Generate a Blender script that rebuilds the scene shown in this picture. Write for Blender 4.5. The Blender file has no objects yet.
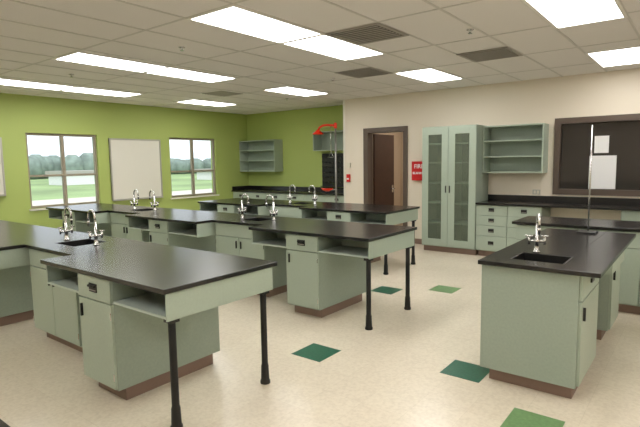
import bpy, math, random
from mathutils import Vector, Matrix
random.seed(4)
S=bpy.context.scene
H=2.89; WX=-9.75; WY=8.65; GY=9.42; XK=-6.05; XR=2.6; YB=-2.0
# ------------------------------------------------------------ materials
def lin(c):
    return tuple(((v/255)/12.92 if v/255<=.04045 else ((v/255+.055)/1.055)**2.4) for v in c)
def mat(name,rgb,rough=.5,metal=0.0,noise=0.0,nscale=30,spec=.5,bump=0.0,bscale=200):
    m=bpy.data.materials.new(name); m.use_nodes=True; nt=m.node_tree
    b=nt.nodes['Principled BSDF']; c=lin(rgb)
    b.inputs['Base Color'].default_value=(*c,1); b.inputs['Roughness'].default_value=rough
    b.inputs['Metallic'].default_value=metal; b.inputs['Specular IOR Level'].default_value=spec
    tc=nt.nodes.new('ShaderNodeTexCoord')
    if noise>0:
        n=nt.nodes.new('ShaderNodeTexNoise'); n.inputs['Scale'].default_value=nscale; n.inputs['Detail'].default_value=4
        nt.links.new(tc.outputs['Object'],n.inputs['Vector'])
        r=nt.nodes.new('ShaderNodeValToRGB')
        r.color_ramp.elements[0].position=.3; r.color_ramp.elements[1].position=.7
        r.color_ramp.elements[0].color=(*[max(0,v*(1-noise)) for v in c],1)
        r.color_ramp.elements[1].color=(*[min(1,v*(1+noise)) for v in c],1)
        nt.links.new(n.outputs['Fac'],r.inputs['Fac']); nt.links.new(r.outputs['Color'],b.inputs['Base Color'])
    if bump>0:
        n2=nt.nodes.new('ShaderNodeTexNoise'); n2.inputs['Scale'].default_value=bscale
        nt.links.new(tc.outputs['Object'],n2.inputs['Vector'])
        bp=nt.nodes.new('ShaderNodeBump'); bp.inputs['Strength'].default_value=bump; bp.inputs['Distance'].default_value=.002
        nt.links.new(n2.outputs['Fac'],bp.inputs['Height']); nt.links.new(bp.outputs['Normal'],b.inputs['Normal'])
    return m
def emis(name,rgb,s):
    m=bpy.data.materials.new(name); m.use_nodes=True; nt=m.node_tree
    b=nt.nodes['Principled BSDF']; b.inputs['Base Color'].default_value=(.8,.8,.8,1)
    b.inputs['Emission Color'].default_value=(*rgb,1); b.inputs['Emission Strength'].default_value=s
    return m
M_lam=mat('sage_laminate',(154,167,153),.42,noise=.04,nscale=60)
M_lam2=mat('sage_laminate_front',(167,180,164),.40,noise=.03,nscale=60)
M_in=mat('shelf_interior',(184,196,186),.5)
M_top=mat('black_epoxy_top',(28,26,25),.24,noise=.08,nscale=80,spec=.55)
M_toe=mat('brown_rubber_base',(136,112,99),.5)
M_blk=mat('black_metal',(18,18,18),.35,spec=.5)
M_sink=mat('black_epoxy_sink',(16,16,16),.45)
M_dkbrown=mat('dark_brown_paint',(92,78,68),.4)
M_door=mat('dark_wood_door',(60,38,30),.35,noise=.15,nscale=6)
M_chrome=mat('chrome',(215,215,215),.16,metal=1.0)
M_pipe=mat('galvanised_pipe',(150,150,148),.35,metal=.8)
M_green=mat('green_wall_paint',(172,188,106),.6,bump=.1)
M_beige=mat('beige_wall_paint',(231,221,204),.6,bump=.1)
M_hall=mat('hall_wall_paint',(190,170,145),.6)
M_white=mat('whiteboard',(228,225,214),.3)
M_paper=mat('paper',(235,235,235),.6)
M_alum=mat('aluminium_trim',(190,188,180),.35,metal=.6)
M_tile=mat('ceiling_tile',(232,228,224),.9,noise=.05,nscale=120,bump=.4,bscale=90)
M_frame=mat('troffer_frame',(238,236,230),.5)
M_grid=mat('ceiling_t_bar',(208,204,198),.5)
M_vent=mat('vent_grey',(165,160,152),.5)
M_ventd=mat('vent_dark',(80,76,72),.6)
M_winfr=mat('window_frame_taupe',(150,140,122),.45)
M_red=mat('red_plastic',(205,20,24),.4)
M_orange=mat('safety_orange',(230,52,20),.4)
M_mull=mat('observation_glass_dark',(42,38,36),.06,spec=.7)  # dimness of the room behind is put into this opaque pane's colour
M_outlet=mat('ivory_plastic',(225,218,200),.4)
M_tg1=mat('floor_tile_dark_green',(42,100,78),.3,noise=.15,nscale=40)
M_tg2=mat('floor_tile_light_green',(114,150,100),.3,noise=.12,nscale=40)
M_light=emis('troffer_lens',(1.0,.985,.96),10.3)
M_field=mat('field_grass',(140,162,108),.9,noise=.3,nscale=.05)
M_tree=mat('tree_foliage',(128,142,134),.9,noise=.3,nscale=.4)
M_bld=mat('white_siding',(225,225,225),.7)
M_road=mat('road_gravel',(205,198,184),.9)
def floor_mat():
    m=bpy.data.materials.new('vinyl_tile_floor'); m.use_nodes=True; nt=m.node_tree; b=nt.nodes['Principled BSDF']
    tc=nt.nodes.new('ShaderNodeTexCoord')
    n=nt.nodes.new('ShaderNodeTexNoise'); n.inputs['Scale'].default_value=45; n.inputs['Detail'].default_value=5
    br=nt.nodes.new('ShaderNodeTexBrick'); br.offset=0; br.inputs['Scale'].default_value=1
    br.inputs['Brick Width'].default_value=.305; br.inputs['Row Height'].default_value=.305
    br.inputs['Mortar Size'].default_value=.0012
    a=lin((232,222,202)); c=lin((229,218,198))
    br.inputs['Color1'].default_value=(*a,1); br.inputs['Color2'].default_value=(*c,1)
    br.inputs['Mortar'].default_value=(*lin((218,207,186)),1)
    nt.links.new(tc.outputs['Object'],n.inputs['Vector']); nt.links.new(tc.outputs['Object'],br.inputs['Vector'])
    r=nt.nodes.new('ShaderNodeValToRGB'); r.color_ramp.elements[0].position=.35; r.color_ramp.elements[1].position=.6
    r.color_ramp.elements[0].color=(.91,.90,.89,1); r.color_ramp.elements[1].color=(1,1,1,1)
    nt.links.new(n.outputs['Fac'],r.inputs['Fac'])
    mx=nt.nodes.new('ShaderNodeMix'); mx.data_type='RGBA'; mx.blend_type='MULTIPLY'; mx.inputs[0].default_value=1
    nt.links.new(br.outputs['Color'],mx.inputs[6]); nt.links.new(r.outputs['Color'],mx.inputs[7])
    nt.links.new(mx.outputs[2],b.inputs['Base Color']); b.inputs['Roughness'].default_value=.24
    b.inputs['Specular IOR Level'].default_value=.5
    return m
M_floor=floor_mat()
def glass_mat(name,tint,fac,rough=.05):
    m=bpy.data.materials.new(name); m.use_nodes=True; nt=m.node_tree; nt.nodes.clear()
    o=nt.nodes.new('ShaderNodeOutputMaterial'); t=nt.nodes.new('ShaderNodeBsdfTransparent'); t.inputs[0].default_value=(*tint,1)
    g=nt.nodes.new('ShaderNodeBsdfPrincipled'); g.inputs['Base Color'].default_value=(*lin((150,158,140)),1); g.inputs['Roughness'].default_value=rough
    mx=nt.nodes.new('ShaderNodeMixShader'); mx.inputs[0].default_value=fac
    nt.links.new(t.outputs[0],mx.inputs[1]); nt.links.new(g.outputs[0],mx.inputs[2]); nt.links.new(mx.outputs[0],o.inputs[0])
    return m
M_cglass=glass_mat('cabinet_glass',(.85,.9,.85),.25,.12)
M_wglass=glass_mat('window_glass',(.97,.98,.98),.03,.02)
# ------------------------------------------------------------ mesh builder
class MB:
    def __init__(s): s.v=[];s.f=[];s.m=[];s.mats=[];s.sm=[]
    def mi(s,m):
        if m not in s.mats: s.mats.append(m)
        return s.mats.index(m)
    def box(s,x0,x1,y0,y1,z0,z1,m):
        if x0>x1:x0,x1=x1,x0
        if y0>y1:y0,y1=y1,y0
        if z0>z1:z0,z1=z1,z0
        n=len(s.v); s.v+=[(x0,y0,z0),(x1,y0,z0),(x1,y1,z0),(x0,y1,z0),(x0,y0,z1),(x1,y0,z1),(x1,y1,z1),(x0,y1,z1)]
        for q in [(0,3,2,1),(4,5,6,7),(0,1,5,4),(1,2,6,5),(2,3,7,6),(3,0,4,7)]:
            s.f.append(tuple(n+i for i in q)); s.m.append(s.mi(m)); s.sm.append(False)
    def tube(s,pts,rad,m,seg=10,cap=True):
        pts=[Vector(p) for p in pts]; rads=rad if isinstance(rad,(list,tuple)) else [rad]*len(pts)
        n=len(s.v); prev=None
        for i,p in enumerate(pts):
            if i==0: d=pts[1]-p
            elif i==len(pts)-1: d=p-pts[i-1]
            else:
                d=(pts[i+1]-pts[i-1])
            if d.length<1e-9: d=Vector((0,0,1))
            d.normalize()
            if prev is None:
                a=Vector((1,0,0)) if abs(d.x)<.9 else Vector((0,1,0)); u=d.cross(a).normalized()
            else:
                u=(prev-d*prev.dot(d)); u=u.normalized() if u.length>1e-6 else prev
            prev=u; w=d.cross(u)
            for k in range(seg):
                t=2*math.pi*k/seg; s.v.append(tuple(p+(u*math.cos(t)+w*math.sin(t))*rads[i]))
        for i in range(len(pts)-1):
            for k in range(seg):
                a=n+i*seg+k; b=n+i*seg+(k+1)%seg
                s.f.append((a,b,b+seg,a+seg)); s.m.append(s.mi(m)); s.sm.append(True)
        if cap:
            s.f.append(tuple(n+k for k in range(seg))[::-1]); s.m.append(s.mi(m)); s.sm.append(False)
            e=n+(len(pts)-1)*seg
            s.f.append(tuple(e+k for k in range(seg))); s.m.append(s.mi(m)); s.sm.append(False)
    def lathe(s,cx,cy,prof,m,seg=14):
        s.tube([(cx,cy,z) for r,z in prof],[r for r,z in prof],m,seg)
    def build(s,name,bevel=0):
        xs=[v[0] for v in s.v]; ys=[v[1] for v in s.v]; zs=[v[2] for v in s.v]
        o=Vector(((min(xs)+max(xs))/2,(min(ys)+max(ys))/2,min(zs)))
        me=bpy.data.meshes.new(name); me.from_pydata([tuple(Vector(v)-o) for v in s.v],[],s.f)
        for m in s.mats: me.materials.append(m)
        for p,mi,sm in zip(me.polygons,s.m,s.sm): p.material_index=mi; p.use_smooth=sm
        me.update()
        ob=bpy.data.objects.new(name,me); ob.location=o; S.collection.objects.link(ob)
        if bevel:
            b=ob.modifiers.new('bevel','BEVEL'); b.width=bevel; b.segments=2; b.limit_method='ANGLE'; b.angle_limit=math.radians(50)
        return ob
def boxes(name,lst,m,bevel=0):
    b=MB()
    for t in lst: b.box(*t[:6],t[6] if len(t)>6 else m)
    return b.build(name,bevel)
# ------------------------------------------------------------ room shell
boxes('floor',[(WX-.2,XR+.2,YB-.2,11.2,-.1,0)],M_floor)
boxes('ceiling',[(WX-.2,XR+.2,YB-.2,11.2,H,H+.12)],M_tile)
W1=(3.90,5.24); W2=(6.95,8.32); ZS=.83; ZT=2.22
t=.2
boxes('wall_left',[(WX-t,WX,YB,W1[0],0,H),(WX-t,WX,W1[1],W2[0],0,H),(WX-t,WX,W2[1],GY+t,0,H),
  (WX-t,WX,W1[0],W1[1],0,ZS),(WX-t,WX,W1[0],W1[1],ZT,H),(WX-t,WX,W2[0],W2[1],0,ZS),(WX-t,WX,W2[0],W2[1],ZT,H)],M_green)
boxes('wall_alcove',[(WX,XK,GY,GY+.15,0,H)],M_green)
boxes('wall_alcove_side',[(XK,XK+.12,WY+.14,GY+.15,0,H)],M_green)
DX0,DX1,DZ=-5.45,-4.63,2.17
OX0,OX1,OZ0,OZ1=-1.93,1.0,1.03,2.24
boxes('wall_back',[(XK,DX0,WY,WY+.14,0,H),(DX0,DX1,WY,WY+.14,DZ,H),(DX1,OX0,WY,WY+.14,0,H),
  (OX0,OX1,WY,WY+.14,0,OZ0),(OX0,OX1,WY,WY+.14,OZ1,H),(OX1,XR,WY,WY+.14,0,H)],M_beige)
boxes('wall_right',[(XR,XR+.15,YB,11.2,0,H)],M_beige)
boxes('wall_front',[(WX-t,XR+.15,YB-.15,YB,0,H)],M_beige)
boxes('wall_hall',[(XK+.12,-3.2,10.9,11.05,0,H),(-3.2,-3.05,WY+.14,11.05,0,H),(XK-.05,XK+.12,GY+.15,11.05,0,H)],M_hall)
boxes('trim_wall_end',[(XK-.012,XK+.03,WY-.008,WY,0,H)],M_white)
boxes('baseboard_left',[(WX,WX+.012,YB,GY-.65,0,.1)],M_toe)
boxes('baseboard_back',[(XK+.03,-5.64,WY-.012,WY,0,.1),(-4.5,-3.99,WY-.012,WY,0,.1)],M_toe)
# door
fr=.10
boxes('trim_1',[(DX0-fr,DX0+.01,WY-.03,WY+.16,0,DZ+fr),(DX1-.01,DX1+fr-.02,WY-.03,WY+.16,0,DZ+fr),(DX0+.01,DX1-.01,WY-.03,WY+.16,DZ,DZ+fr)],M_dkbrown,.004)
d=MB(); d.box(DX0+.012,DX0+.056,WY+.165,WY+.165+.8,.01,DZ-.01,M_door)
d.tube([(DX0+.056,WY+.90,1.0),(DX0+.11,WY+.90,1.0),(DX0+.11,WY+.79,1.0)],.011,M_chrome)
d.box(DX0+.056,DX0+.062,WY+.86,WY+.93,.92,1.08,M_chrome)
d.build('door_1')
# observation window
b=MB(); f=.09
b.box(OX0,OX1,WY-.025,WY+.10,OZ1-f,OZ1,M_dkbrown); b.box(OX0,OX1,WY-.025,WY+.10,OZ0,OZ0+f,M_dkbrown)
b.box(OX0,OX0+f,WY-.025,WY+.10,OZ0+f,OZ1-f,M_dkbrown); b.box(OX1-f,OX1,WY-.025,WY+.10,OZ0+f,OZ1-f,M_dkbrown)
b.box(OX0+f,OX1-f,WY+.04,WY+.05,OZ0+f,OZ1-f,M_mull); b.build('window_3')
def window(name,y0,y1):
    b=MB(); x0=WX-.11; x1=WX-.05; w=.045
    b.box(x0,x1,y0,y1,ZT-w,ZT,M_winfr); b.box(x0,x1,y0,y1,ZS,ZS+w,M_winfr)
    b.box(x0,x1,y0,y0+w,ZS+w,ZT-w,M_winfr); b.box(x0,x1,y1-w,y1,ZS+w,ZT-w,M_winfr)
    ym=(y0+y1)/2; zm=ZS+.60
    b.box(x0,x1,ym-.03,ym+.03,ZS+w,ZT-w,M_winfr)
    b.box(x0,x1,y0+w,ym-.03,zm-.02,zm+.02,M_winfr); b.box(x0,x1,ym+.03,y1-w,zm-.02,zm+.02,M_winfr)
    b.box(x0+.028,x0+.032,y0+w,y1-w,ZS+w,ZT-w,M_wglass)
    b.box(WX-.05,WX+.04,y0-.03,y1+.03,ZS-.035,ZS-.002,M_white)
    b.build(name)
window('window_1',*W1); window('window_2',*W2)
# ------------------------------------------------------------ ceiling
GX0=-3.675; G=.61; GY0=2.85
cols=[-8.42,-5.93,-3.37,-.93,1.51]
rows={-8.42:[-.81,2.85,4.07,6.40],-5.93:[-.81,2.85,4.07,6.40],-3.37:[-.81,2.85,4.07,6.51],-.93:[-.81,1.63,4.2,6.92],1.51:[-.81,1.63,4.2,6.92]}  # last column and rows nearest the camera: unseen troffers added for illumination
for cx in cols:
    for y in rows[cx]:
        b=MB(); a=.03
        b.box(cx-.305,cx+.305,y,y+a,H-.012,H-.001,M_frame); b.box(cx-.305,cx+.305,y+1.22-a,y+1.22,H-.012,H-.001,M_frame)
        b.box(cx-.305,cx-.305+a,y+a,y+1.22-a,H-.012,H-.001,M_frame); b.box(cx+.305-a,cx+.305,y+a,y+1.22-a,H-.012,H-.001,M_frame)
        b.box(cx-.305+a,cx+.305-a,y+a,y+1.22-a,H-.006,H-.001,M_light)
        b.build('ceiling_light')
g=MB()
x=GX0-10*G
while x<XR:
    if x>WX: g.box(x-.012,x+.012,YB,GY,H-.005,H-.0005,M_grid)
    x+=G
y=GY0-4*1.22
while y<GY:
    if y>YB: g.box(WX,XR,y-.012,y+.012,H-.0045,H-.0005,M_grid)
    y+=1.22
g.build('trim_ceiling_grid')
def vent(x0,y0,dark=True,w=.61,d=.61):
    b=MB(); b.box(x0,x0+w,y0,y0+d,H-.014,H-.006,M_frame if not dark else M_vent)
    b.box(x0+.04,x0+w-.04,y0+.04,y0+d-.04,H-.016,H-.014,M_ventd if dark else M_vent)
    n=9
    for i in range(n):
        yy=y0+.06+i*(d-.12)/(n-1); b.box(x0+.04,x0+w-.04,yy-.010,yy+.010,H-.022,H-.016,M_vent)
    b.build('ceiling_vent')
vent(-3.06,4.07); vent(-4.28,5.9); vent(-2.455,5.9); vent(-7.33,5.9,False)
for (x,y) in [(-4.6,3.5),(-4.6,6.3),(-1.9,4.9),(-7.1,3.5),(-6.7,7.6)]:
    b=MB(); b.lathe(x,y,[(.035,H-.001),(.035,H-.008),(.012,H-.012),(.010,H-.035),(.022,H-.038),(.022,H-.041)],M_chrome,12); b.build('sprinkler_head')
# ------------------------------------------------------------ floor tiles
for (x,y,m) in [(-2.54,3.19,M_tg1),(-3.08,5.30,M_tg1),(-2.50,5.75,M_tg2),(-1.37,3.57,M_tg1),(-.75,3.05,M_tg2)]:
    boxes('green_floor_tile',[(x-.152,x+.152,y-.152,y+.152,0,.0015)],m)
# ------------------------------------------------------------ lab furniture
ZC=.90; FO=.035
def pull(b,xc,y,z,w=.10):
    b.box(xc-w/2,xc+w/2,y-.006,y,z-.03,z+.03,M_blk)
    b.box(xc-w/2+.008,xc+w/2-.008,y-.022,y-.006,z+.006,z+.02,M_blk)
    b.box(xc-w/2+.008,xc+w/2-.008,y-.010,y-.006,z-.02,z-.012,M_vent)
def door_front(b,x0,x1,y,z0,z1,hx,m=None):
    b.box(x0+.004,x1-.004,y-.018,y,z0,z1,m or M_lam2)
    b.box(hx-.006,hx+.006,y-.035,y-.018,z1-.13,z1-.04,M_blk)
    ex=x0+.008 if hx>(x0+x1)/2 else x1-.008
    for zz in (z0+.06,z1-.1): b.box(ex-.005,ex+.005,y-.024,y-.018,zz,zz+.05,M_chrome)
def leg(b,x,y,zt):
    b.box(x-.034,x+.034,y-.034,y+.034,zt-.03,zt,M_blk)
    b.lathe(x,y,[(.038,0),(.038,.02),(.032,.03),(.029,.12),(.029,.13),(.024,.15),(.023,zt-.03)],M_blk,12)
def lab_table(x0,x1,y0,y1,legs=True,cw=.43,rc=.62,drop=.165):
    b=MB(); zu=ZC-.03; zb=zu-drop
    b.box(x0,x1,y0,y1,zu,ZC,M_top)
    c1=x1-rc; c0=c1-cw; yf=y0+FO; yb=y1-.04
    b.box(c0,c1,yf,yb,.10,zu,M_lam); b.box(c0+.03,c1-.03,yf+.07,yb-.05,0,.10,M_toe)
    door_front(b,c0,c1,yf,.115,zb-.01,c0+.05)
    b.box(c0+.004,c1-.004,yf-.018,yf,zb,zu-.008,M_lam2); pull(b,(c0+c1)/2,yf-.018,(zb+zu)/2)
    for a,e in ((c1,x1-.02),(x0+.01,c0)):
        if e-a<.1: continue
        b.box(a,e,yf,yb,zb,zb+.016,M_in); b.box(a,e,yf+.40,yf+.416,zb+.016,zu,M_in)
        b.box(a,e,yb-.016,yb,zb+.016,zu,M_lam)
    b.box(x1-.036,x1-.02,yf,yb,zb+.016,zu,M_lam2); b.box(x1-.02,x1-.012,yf-.015,yb,zb-.005,zu,M_lam2)
    b.box(x0+.01,x0+.026,yf,yb,zb+.016,zu,M_lam)
    if legs:
        leg(b,x1-.065,y0+.09,zb); leg(b,x1-.065,y1-.09,zb)
    return b.build('lab_table',.002)
def top_with_hole(b,x0,x1,y0,y1,hx0,hx1,hy0,hy1):
    zu=ZC-.03
    b.box(x0,hx0,y0,y1,zu,ZC,M_top); b.box(hx1,x1,y0,y1,zu,ZC,M_top)
    b.box(hx0,hx1,y0,hy0,zu,ZC,M_top); b.box(hx0,hx1,hy1,y1,zu,ZC,M_top)
    w=.012; zb=ZC-.2; h=.0005
    b.box(hx0+h,hx0+w,hy0+h,hy1-h,zb,ZC-.002,M_sink); b.box(hx1-w,hx1-h,hy0+h,hy1-h,zb,ZC-.002,M_sink)
    b.box(hx0+w,hx1-w,hy0+h,hy0+w,zb,ZC-.002,M_sink); b.box(hx0+w,hx1-w,hy1-w,hy1-h,zb,ZC-.002,M_sink)
    b.box(hx0,hx1,hy0,hy1,zb-w,zb,M_sink)
    b.lathe((hx0+hx1)/2,(hy0+hy1)/2,[(.03,zb),(.03,zb+.004)],M_chrome)
def sink_unit(x0,x1,y0,y1,sh=0):
    b=MB(); xm=(x0+x1)/2; ym=(y0+y1)/2
    top_with_hole(b,x0+.001,x1-.001,y0,y1,xm+sh-.18,xm+sh+.18,ym-.16,ym+.16)
    yf=y0+.04; zu=ZC-.03; cx0=x0+.03; cx1=x1-.03; yb=y1-.04
    for q in [(cx0,cx0+.018,yf,yb,.10,zu),(cx1-.018,cx1,yf,yb,.10,zu),(cx0+.018,cx1-.018,yb-.018,yb,.10,zu),(cx0+.018,cx1-.018,yf,yf+.018,.10,zu),(cx0+.018,cx1-.018,yf+.018,yb-.018,.10,.12)]:
        b.box(*q,M_lam)
    b.box(cx0+.03,cx1-.03,yf+.07,yb-.05,0,.10,M_toe)
    door_front(b,cx0,xm,yf,.115,zu-.17,xm-.04); door_front(b,xm,cx1,yf,.115,zu-.17,xm+.04)
    b.box(cx0+.004,cx1-.004,yf-.018,yf,zu-.16,zu-.008,M_lam2)
    return b.build('sink_cabinet',.002)
def arc(cx,cy,cz,r,dx,dy,a0,a1,n=10):
    out=[]
    for i in range(n+1):
        t=math.radians(a0+(a1-a0)*i/n); out.append((cx+dx*r*math.cos(t),cy+dy*r*math.cos(t),cz+r*math.sin(t)))
    return out
def faucet(x,y,dx,dy,h=.25,r=.06):
    b=MB(); z=ZC+.0005
    b.lathe(x,y,[(.028,z),(.028,z+.008),(.018,z+.016),(.016,z+.07),(.020,z+.075),(.020,z+.095),(.012,z+.105),(.010,z+h-.02)],M_chrome)
    cx,cy=x+dx*r,y+dy*r
    pts=[(x,y,z+h-.03)]+arc(cx,cy,z+h,r,-dx,-dy,0,180,12)
    ex,ey=x+2*dx*r,y+2*dy*r
    pts+=[(ex,ey,z+h-.04)]
    b.tube(pts,.010,M_chrome,8)
    b.tube([(ex,ey,z+h-.04),(ex,ey,z+h-.05),(ex,ey,z+h-.09)],[.014,.014,.006],M_chrome,8)
    px,py=-dy,dx
    for s in (-1,1):
        a=(x+px*.012*s,y+py*.012*s,z+.085); c=(x+px*.055*s,y+py*.055*s,z+.085)
        b.tube([a,c],.010,M_chrome,8)
        b.tube([(c[0],c[1],z+.06),(c[0],c[1],z+.12)],.009,M_chrome,8)
        b.tube([(c[0]-.028,c[1],z+.125),(c[0]+.028,c[1],z+.125)],.006,M_chrome,6)
        b.tube([(c[0],c[1]-.028,z+.125),(c[0],c[1]+.028,z+.125)],.006,M_chrome,6)
    return b.build('lab_faucet')
def row(xe,y0,y1,n,sh=0):
    x=xe
    for i in range(n):
        x0=x-1.59
        lab_table(x0,x,y0,y1,legs=(i==0))
        if i<n-1:
            sink_unit(x0-.92,x0,y0+.25,y1,sh)
            ym=(y0+.25+y1)/2; xm=x0-.46+sh
            faucet(xm+.28,ym,-1,0); faucet(xm-.28,ym,1,0)
        x=x0-.92
row(-2.42,1.64,2.60,3,-.11)
row(-2.42,3.85,4.82,3)
row(-3.46,5.96,6.98,2)
lab_table(-3.0,-1.40,-.45,.50,legs=True)
# right island
b=MB(); x0,x1,y0,y1=-1.25,-.475,3.44,5.42
top_with_hole(b,x0,x1,y0,y1,-1.08,-.72,3.62,3.93)
zu=ZC-.03; a0,a1=x0+.015,-.60
b.box(a0,a1,3.48,3.50,.10,zu,M_lam); b.box(a0,a0+.02,3.50,5.38,.10,zu,M_lam)
b.box(a1-.02,a1,3.50,4.15,.10,zu,M_lam); b.box(a0+.02,a1-.02,4.13,4.15,.10,zu,M_lam); b.box(a0+.02,a1-.02,3.50,4.13,.10,.12,M_lam)
b.box(a0+.02,a1,4.85,5.38,.10,zu,M_lam)
b.box(a0+.05,a1-.03,3.54,4.10,0,.10,M_toe); b.box(a0+.05,a1-.05,4.88,5.34,0,.10,M_toe)
for (p,q) in ((3.50,4.14),(4.86,5.37)):
    b.box(a1,a1+.018,p,q,.115,.68,M_lam2); b.box(a1,a1+.018,p,q,.69,zu-.01,M_lam2)
    b.box(a1+.018,a1+.035,p+.04,p+.052,.55,.64,M_blk); b.box(a1+.018,a1+.03,(p+q)/2-.05,(p+q)/2+.05,.76,.79,M_blk)
b.box(a1-.02,a1+.1,4.15,4.85,zu-.12,zu,M_lam2)
b.build('lab_island',.002)
faucet(-.99,3.98,0.35,-.94,h=.24)
b=MB(); b.box(-.94,-.78,5.18,5.36,ZC+.0005,ZC+.014,M_blk); b.tube([(-.86,5.32,ZC+.014),(-.86,5.32,1.92)],.007,M_chrome,8)
b.build('ring_stand')
# teacher desk
b=MB(); b.box(-1.72,.8,5.80,6.5,zu,ZC,M_top); b.box(-1.68,.76,5.85,6.46,.10,zu,M_lam); b.box(-1.6,.7,5.92,6.4,0,.10,M_toe)
for i in range(4):
    xa=-1.68+i*.61; b.box(xa+.005,xa+.605,5.832,5.85,.115,.69,M_lam2); b.box(xa+.005,xa+.605,5.832,5.85,.70,zu-.01,M_lam2); pull(b,xa+.3,5.832,.78)
b.build('teacher_desk',.002)
# tall glass cabinet
b=MB(); x0,x1,y0,y1,zt=-3.95,-2.98,8.06,WY-.001,2.18
for q in [(x0,x0+.02,y0,y1,.10,zt),(x1-.02,x1,y0,y1,.10,zt),(x0+.02,x1-.02,y1-.02,y1,.10,zt),(x0+.02,x1-.02,y0,y1-.02,zt-.02,zt),(x0+.02,x1-.02,y0,y1-.02,.10,.12)]: b.box(*q,M_lam)
b.box((x0+x1)/2-.01,(x0+x1)/2+.01,y0+.02,y1-.02,.12,zt-.02,M_in)
for z in (.50,.85,1.2,1.55,1.88): b.box(x0+.02,x1-.02,y0+.03,y1-.02,z,z+.02,M_in)
b.box(x0+.01,x1-.01,y0+.05,y1-.02,0,.10,M_toe)
xm=(x0+x1)/2
for (p,q) in ((x0,xm),(xm,x1)):
    w=.12; za,zb=.115,zt-.015
    b.box(p+.003,p+w,y0-.02,y0,za,zb,M_lam2); b.box(q-w,q-.003,y0-.02,y0,za,zb,M_lam2)
    b.box(p+w,q-w,y0-.02,y0,za,za+w,M_lam2); b.box(p+w,q-w,y0-.02,y0,zb-w,zb,M_lam2)
    b.box(p+w,q-w,y0-.012,y0-.008,za+w,zb-w,M_cglass)
    hx=q-.035 if q==xm else p+.035
    b.box(hx-.006,hx+.006,y0-.045,y0-.02,1.05,1.17,M_blk)
b.build('glass_door_cabinet',.002)
def open_shelf(name,x0,x1,y0,y1,z0,z1,n=2):
    b=MB(); t=.02
    b.box(x0,x0+t,y0,y1,z0,z1,M_lam2); b.box(x1-t,x1,y0,y1,z0,z1,M_lam2); b.box(x0+t,x1-t,y0,y1,z1-t,z1,M_lam2)
    b.box(x0+t,x1-t,y0,y1,z0,z0+t,M_lam2); b.box(x0+t,x1-t,y1-.01,y1,z0+t,z1-t,M_lam)
    for i in range(n):
        z=z0+(z1-z0)*(i+1)/(n+1); b.box(x0+t,x1-t,y0+.01,y1-.01,z,z+.018,M_lam2)
    return b.build(name,.002)
open_shelf('open_wall_cabinet',-2.975,-2.02,WY-.33,WY-.001,1.38,2.16)
open_shelf('open_wall_cabinet',WX+.02,-8.48,GY-.32,GY-.001,1.38,2.18)
open_shelf('open_wall_cabinet',-7.25,-6.30,GY-.32,GY-.001,1.86,2.30,0)
# back wall counter with drawers
b=MB(); x0,x1=-2.975,1.9; y0=8.06
b.box(x0,x1,y0-.03,WY-.001,zu,ZC,M_top); b.box(x0,x1,WY-.022,WY-.001,ZC,ZC+.10,M_top)
for (p,q) in ((x0,-1.95),(-.9,.6)):
    b.box(p,q,y0+.02,WY-.02,.10,zu,M_lam); b.box(p+.02,q-.02,y0+.08,WY-.03,0,.10,M_toe)
xa=x0
for i in range(2):
    xb=xa+.51
    zs=[.115,.36,.53,.70,zu]
    for z0_,z1_ in zip(zs[:-1],zs[1:]):
        b.box(xa+.004,xb-.004,y0+.002,y0+.02,z0_,z1_-.008,M_lam2); pull(b,(xa+xb)/2,y0+.002,(z0_+z1_)/2,.09)
    xa=xb
b.build('drawer_counter',.002)
# alcove counter
b=MB(); b.box(WX+.001,XK-.02,GY-.63,GY-.001,zu,ZC,M_top); b.box(WX+.001,XK-.02,GY-.022,GY-.001,ZC,ZC+.10,M_top); b.box(WX+.001,WX+.022,GY-.6,GY-.022,ZC,ZC+.10,M_top)
b.box(WX+.01,XK-.04,GY-.57,GY-.02,.10,zu,M_lam); b.box(WX+.03,XK-.06,GY-.5,GY-.03,0,.10,M_toe)
xa=WX+.01
while xa<XK-.5:
    b.box(xa+.004,xa+.606,GY-.588,GY-.57,.115,.68,M_lam2); b.box(xa+.004,xa+.606,GY-.588,GY-.57,.69,zu-.01,M_lam2); pull(b,xa+.3,GY-.588,.77); xa+=.61
b.build('alcove_counter',.002)
# drying rack
b=MB(); b.box(-7.20,-6.35,GY-.04,GY-.001,1.02,1.80,M_blk)
for i in range(7):
    for j in range(6):
        xx=-7.12+i*.115; zz=1.12+j*.115
        b.tube([(xx,GY-.04,zz),(xx,GY-.15,zz+.04)],.008,M_blk,6)
b.box(-7.20,-6.35,GY-.12,GY-.04,1.02,1.04,M_blk)
b.build('glassware_drying_rack')
# free-standing emergency shower beside the partition
b=MB(); sy=8.50; px=-6.16
b.tube([(px,sy,.02),(px,sy,2.38)],.022,M_pipe,10)
b.lathe(px,sy,[(.08,0),(.08,.015),(.03,.03)],M_pipe)
b.lathe(px,sy,[(.03,2.30),(.035,2.33),(.035,2.40),(.02,2.42)],M_orange)
b.tube([(px,sy,2.36),(px-.2,sy,2.38),(px-.32,sy,2.38),(px-.42,sy,2.34),(px-.46,sy,2.27)],.024,M_orange,8)
b.lathe(px-.46,sy,[(.03,2.29),(.05,2.27),(.12,2.21),(.125,2.195)],M_orange,16)
b.tube([(px-.12,sy,2.36),(px-.12,sy,1.82)],.007,M_chrome,6)
b.tube([(px-.19,sy,1.70),(px-.12,sy,1.82),(px-.05,sy,1.70),(px-.19,sy,1.70)],.009,M_chrome,6)
b.tube([(px,sy,1.02),(px-.12,sy-.08,1.02)],.016,M_pipe,8)
b.lathe(px-.16,sy-.1,[(.03,.98),(.10,1.01),(.13,1.05),(.12,1.05),(.03,1.0)],M_orange,16)
b.build('emergency_shower')
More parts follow.
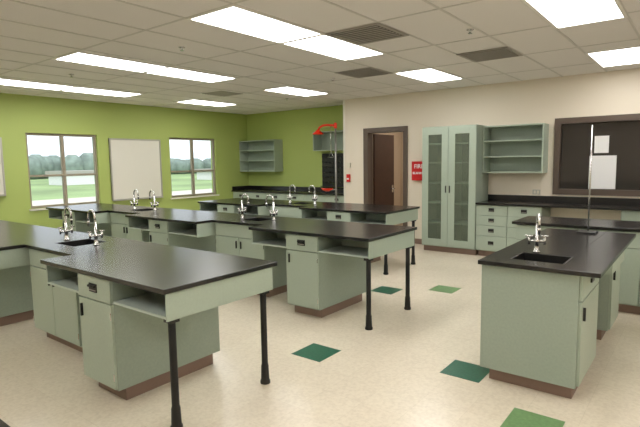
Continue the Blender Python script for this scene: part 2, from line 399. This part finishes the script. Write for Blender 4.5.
# wall things
fb=boxes('fire_blanket_box',[(-4.42,-4.12,WY-.09,WY-.001,1.23,1.59,M_red)],M_red,.004)
def label(txt,x,z,sz):
    cu=bpy.data.curves.new(txt,'FONT'); cu.body=txt; cu.size=sz; cu.align_x='CENTER'; cu.extrude=.001; cu.materials.append(M_paper); cu.offset=.0015
    o=bpy.data.objects.new('label_'+txt.lower(),cu); S.collection.objects.link(o); o.parent=fb
    o.rotation_euler=(math.radians(90),0,0); o.location=Vector((x,WY-.092,z))-fb.location
label('FIRE',-4.27,1.46,.11); label('BLANKET',-4.27,1.35,.06)
boxes('fire_alarm_pull',[(-5.97,-5.89,WY-.04,WY-.001,1.18,1.34,M_red),(-5.955,-5.905,WY-.05,WY-.04,1.23,1.26,M_paper)],M_red,.003)
boxes('thermostat',[(-5.96,-5.88,WY-.03,WY-.001,1.48,1.58,M_outlet)],M_outlet,.003)
boxes('wall_outlet',[(-2.24,-2.12,WY-.012,WY-.001,1.02,1.10,M_alum),(-2.22,-2.19,WY-.015,WY-.012,1.035,1.085,M_outlet),(-2.17,-2.14,WY-.015,WY-.012,1.035,1.085,M_outlet)],M_alum)
def board(y0,y1,z0,z1):
    b=MB(); x=WX+.001; f=.03
    b.box(x,x+.02,y0,y1,z0,z1,M_white)
    b.box(x,x+.03,y0,y1,z1-f,z1,M_alum); b.box(x,x+.03,y0,y1,z0,z0+f,M_alum); b.box(x,x+.03,y0,y0+f,z0+f,z1-f,M_alum); b.box(x,x+.03,y1-f,y1,z0+f,z1-f,M_alum)
    b.box(x+.03,x+.08,y0+.02,y1-.02,z0,z0+.012,M_alum)
    b.build('whiteboard')
board(5.48,6.70,.86,2.16); board(1.5,3.50,1.10,2.12)
boxes('posted_paper',[(-1.42,-1.06,WY-.0,WY+.038,1.13,1.64,M_paper)],M_paper)
boxes('posted_paper',[(-1.36,-1.17,WY-.0,WY+.038,1.68,1.94,M_paper)],M_paper)
# ------------------------------------------------------------ outside
boxes('ground_outside',[(-600,WX-.5,-300,500,-3.2,-3.0)],M_field)
boxes('road_outside',[(-70,-58,-200,400,-3.0,-2.97)],M_road)
b=MB()
for i in range(160):
    y=-150+i*3.6; hgt=4.0+1.2*math.sin(i*.21)+random.random()*1.0
    b.lathe(-190+random.random()*10,y,[(2.0,-3),(3.6,-1),(3.8,hgt*.4),(2.8,hgt*.8),(1.4,hgt)],M_tree,8)
b.build('tree_line')
b=MB()
for (x,y,w,l,h) in [(-120,62,8,16,2.5),(-110,95,8,10,2.2),(-120,122,10,20,2.6)]:
    b.box(x-w/2,x+w/2,y-l/2,y+l/2,-3,-3+h,M_bld); b.box(x-w/2-.5,x+w/2+.5,y-l/2-.5,y+l/2+.5,-3+h,-3+h+.8,M_vent)
b.build('distant_houses')
# ------------------------------------------------------------ light
w=bpy.data.worlds.new('sky'); S.world=w; w.use_nodes=True
w.node_tree.nodes['Background'].inputs[0].default_value=(.88,.94,1,1); w.node_tree.nodes['Background'].inputs[1].default_value=1.8
sl=bpy.data.lights.new('sun','SUN'); sl.energy=1.8; sl.angle=.05; so=bpy.data.objects.new('sun',sl); S.collection.objects.link(so)
so.rotation_euler=(math.radians(20),math.radians(45),0); so.location=(0,0,30)
al=bpy.data.lights.new('hall_fill_light','AREA'); al.energy=26; al.size=1.0; al.color=(1,.97,.93); ao=bpy.data.objects.new('hall_fill_light',al); ao.location=(-4.5,9.9,H-.05); S.collection.objects.link(ao)  # unseen area light added to brighten the corridor behind the door
# ------------------------------------------------------------ camera
yaw,pitch,roll,f=math.radians(37.84),math.radians(6.02),math.radians(-.89),494.9
F=Vector((-math.sin(yaw)*math.cos(pitch),math.cos(yaw)*math.cos(pitch),-math.sin(pitch)))
R=Vector((math.cos(yaw),math.sin(yaw),0)); U=R.cross(F)
R2=R*math.cos(roll)+U*math.sin(roll); U2=-R*math.sin(roll)+U*math.cos(roll)
cd=bpy.data.cameras.new('camera'); cd.sensor_width=36; cd.lens=f/640*36; cd.clip_start=.05; cd.clip_end=1000
co=bpy.data.objects.new('camera',cd); S.collection.objects.link(co)
mw=Matrix((R2,U2,-F)).transposed().to_4x4(); mw.translation=Vector((0,0,1.62)); co.matrix_world=mw
S.camera=co
S.view_settings.view_transform='Standard'
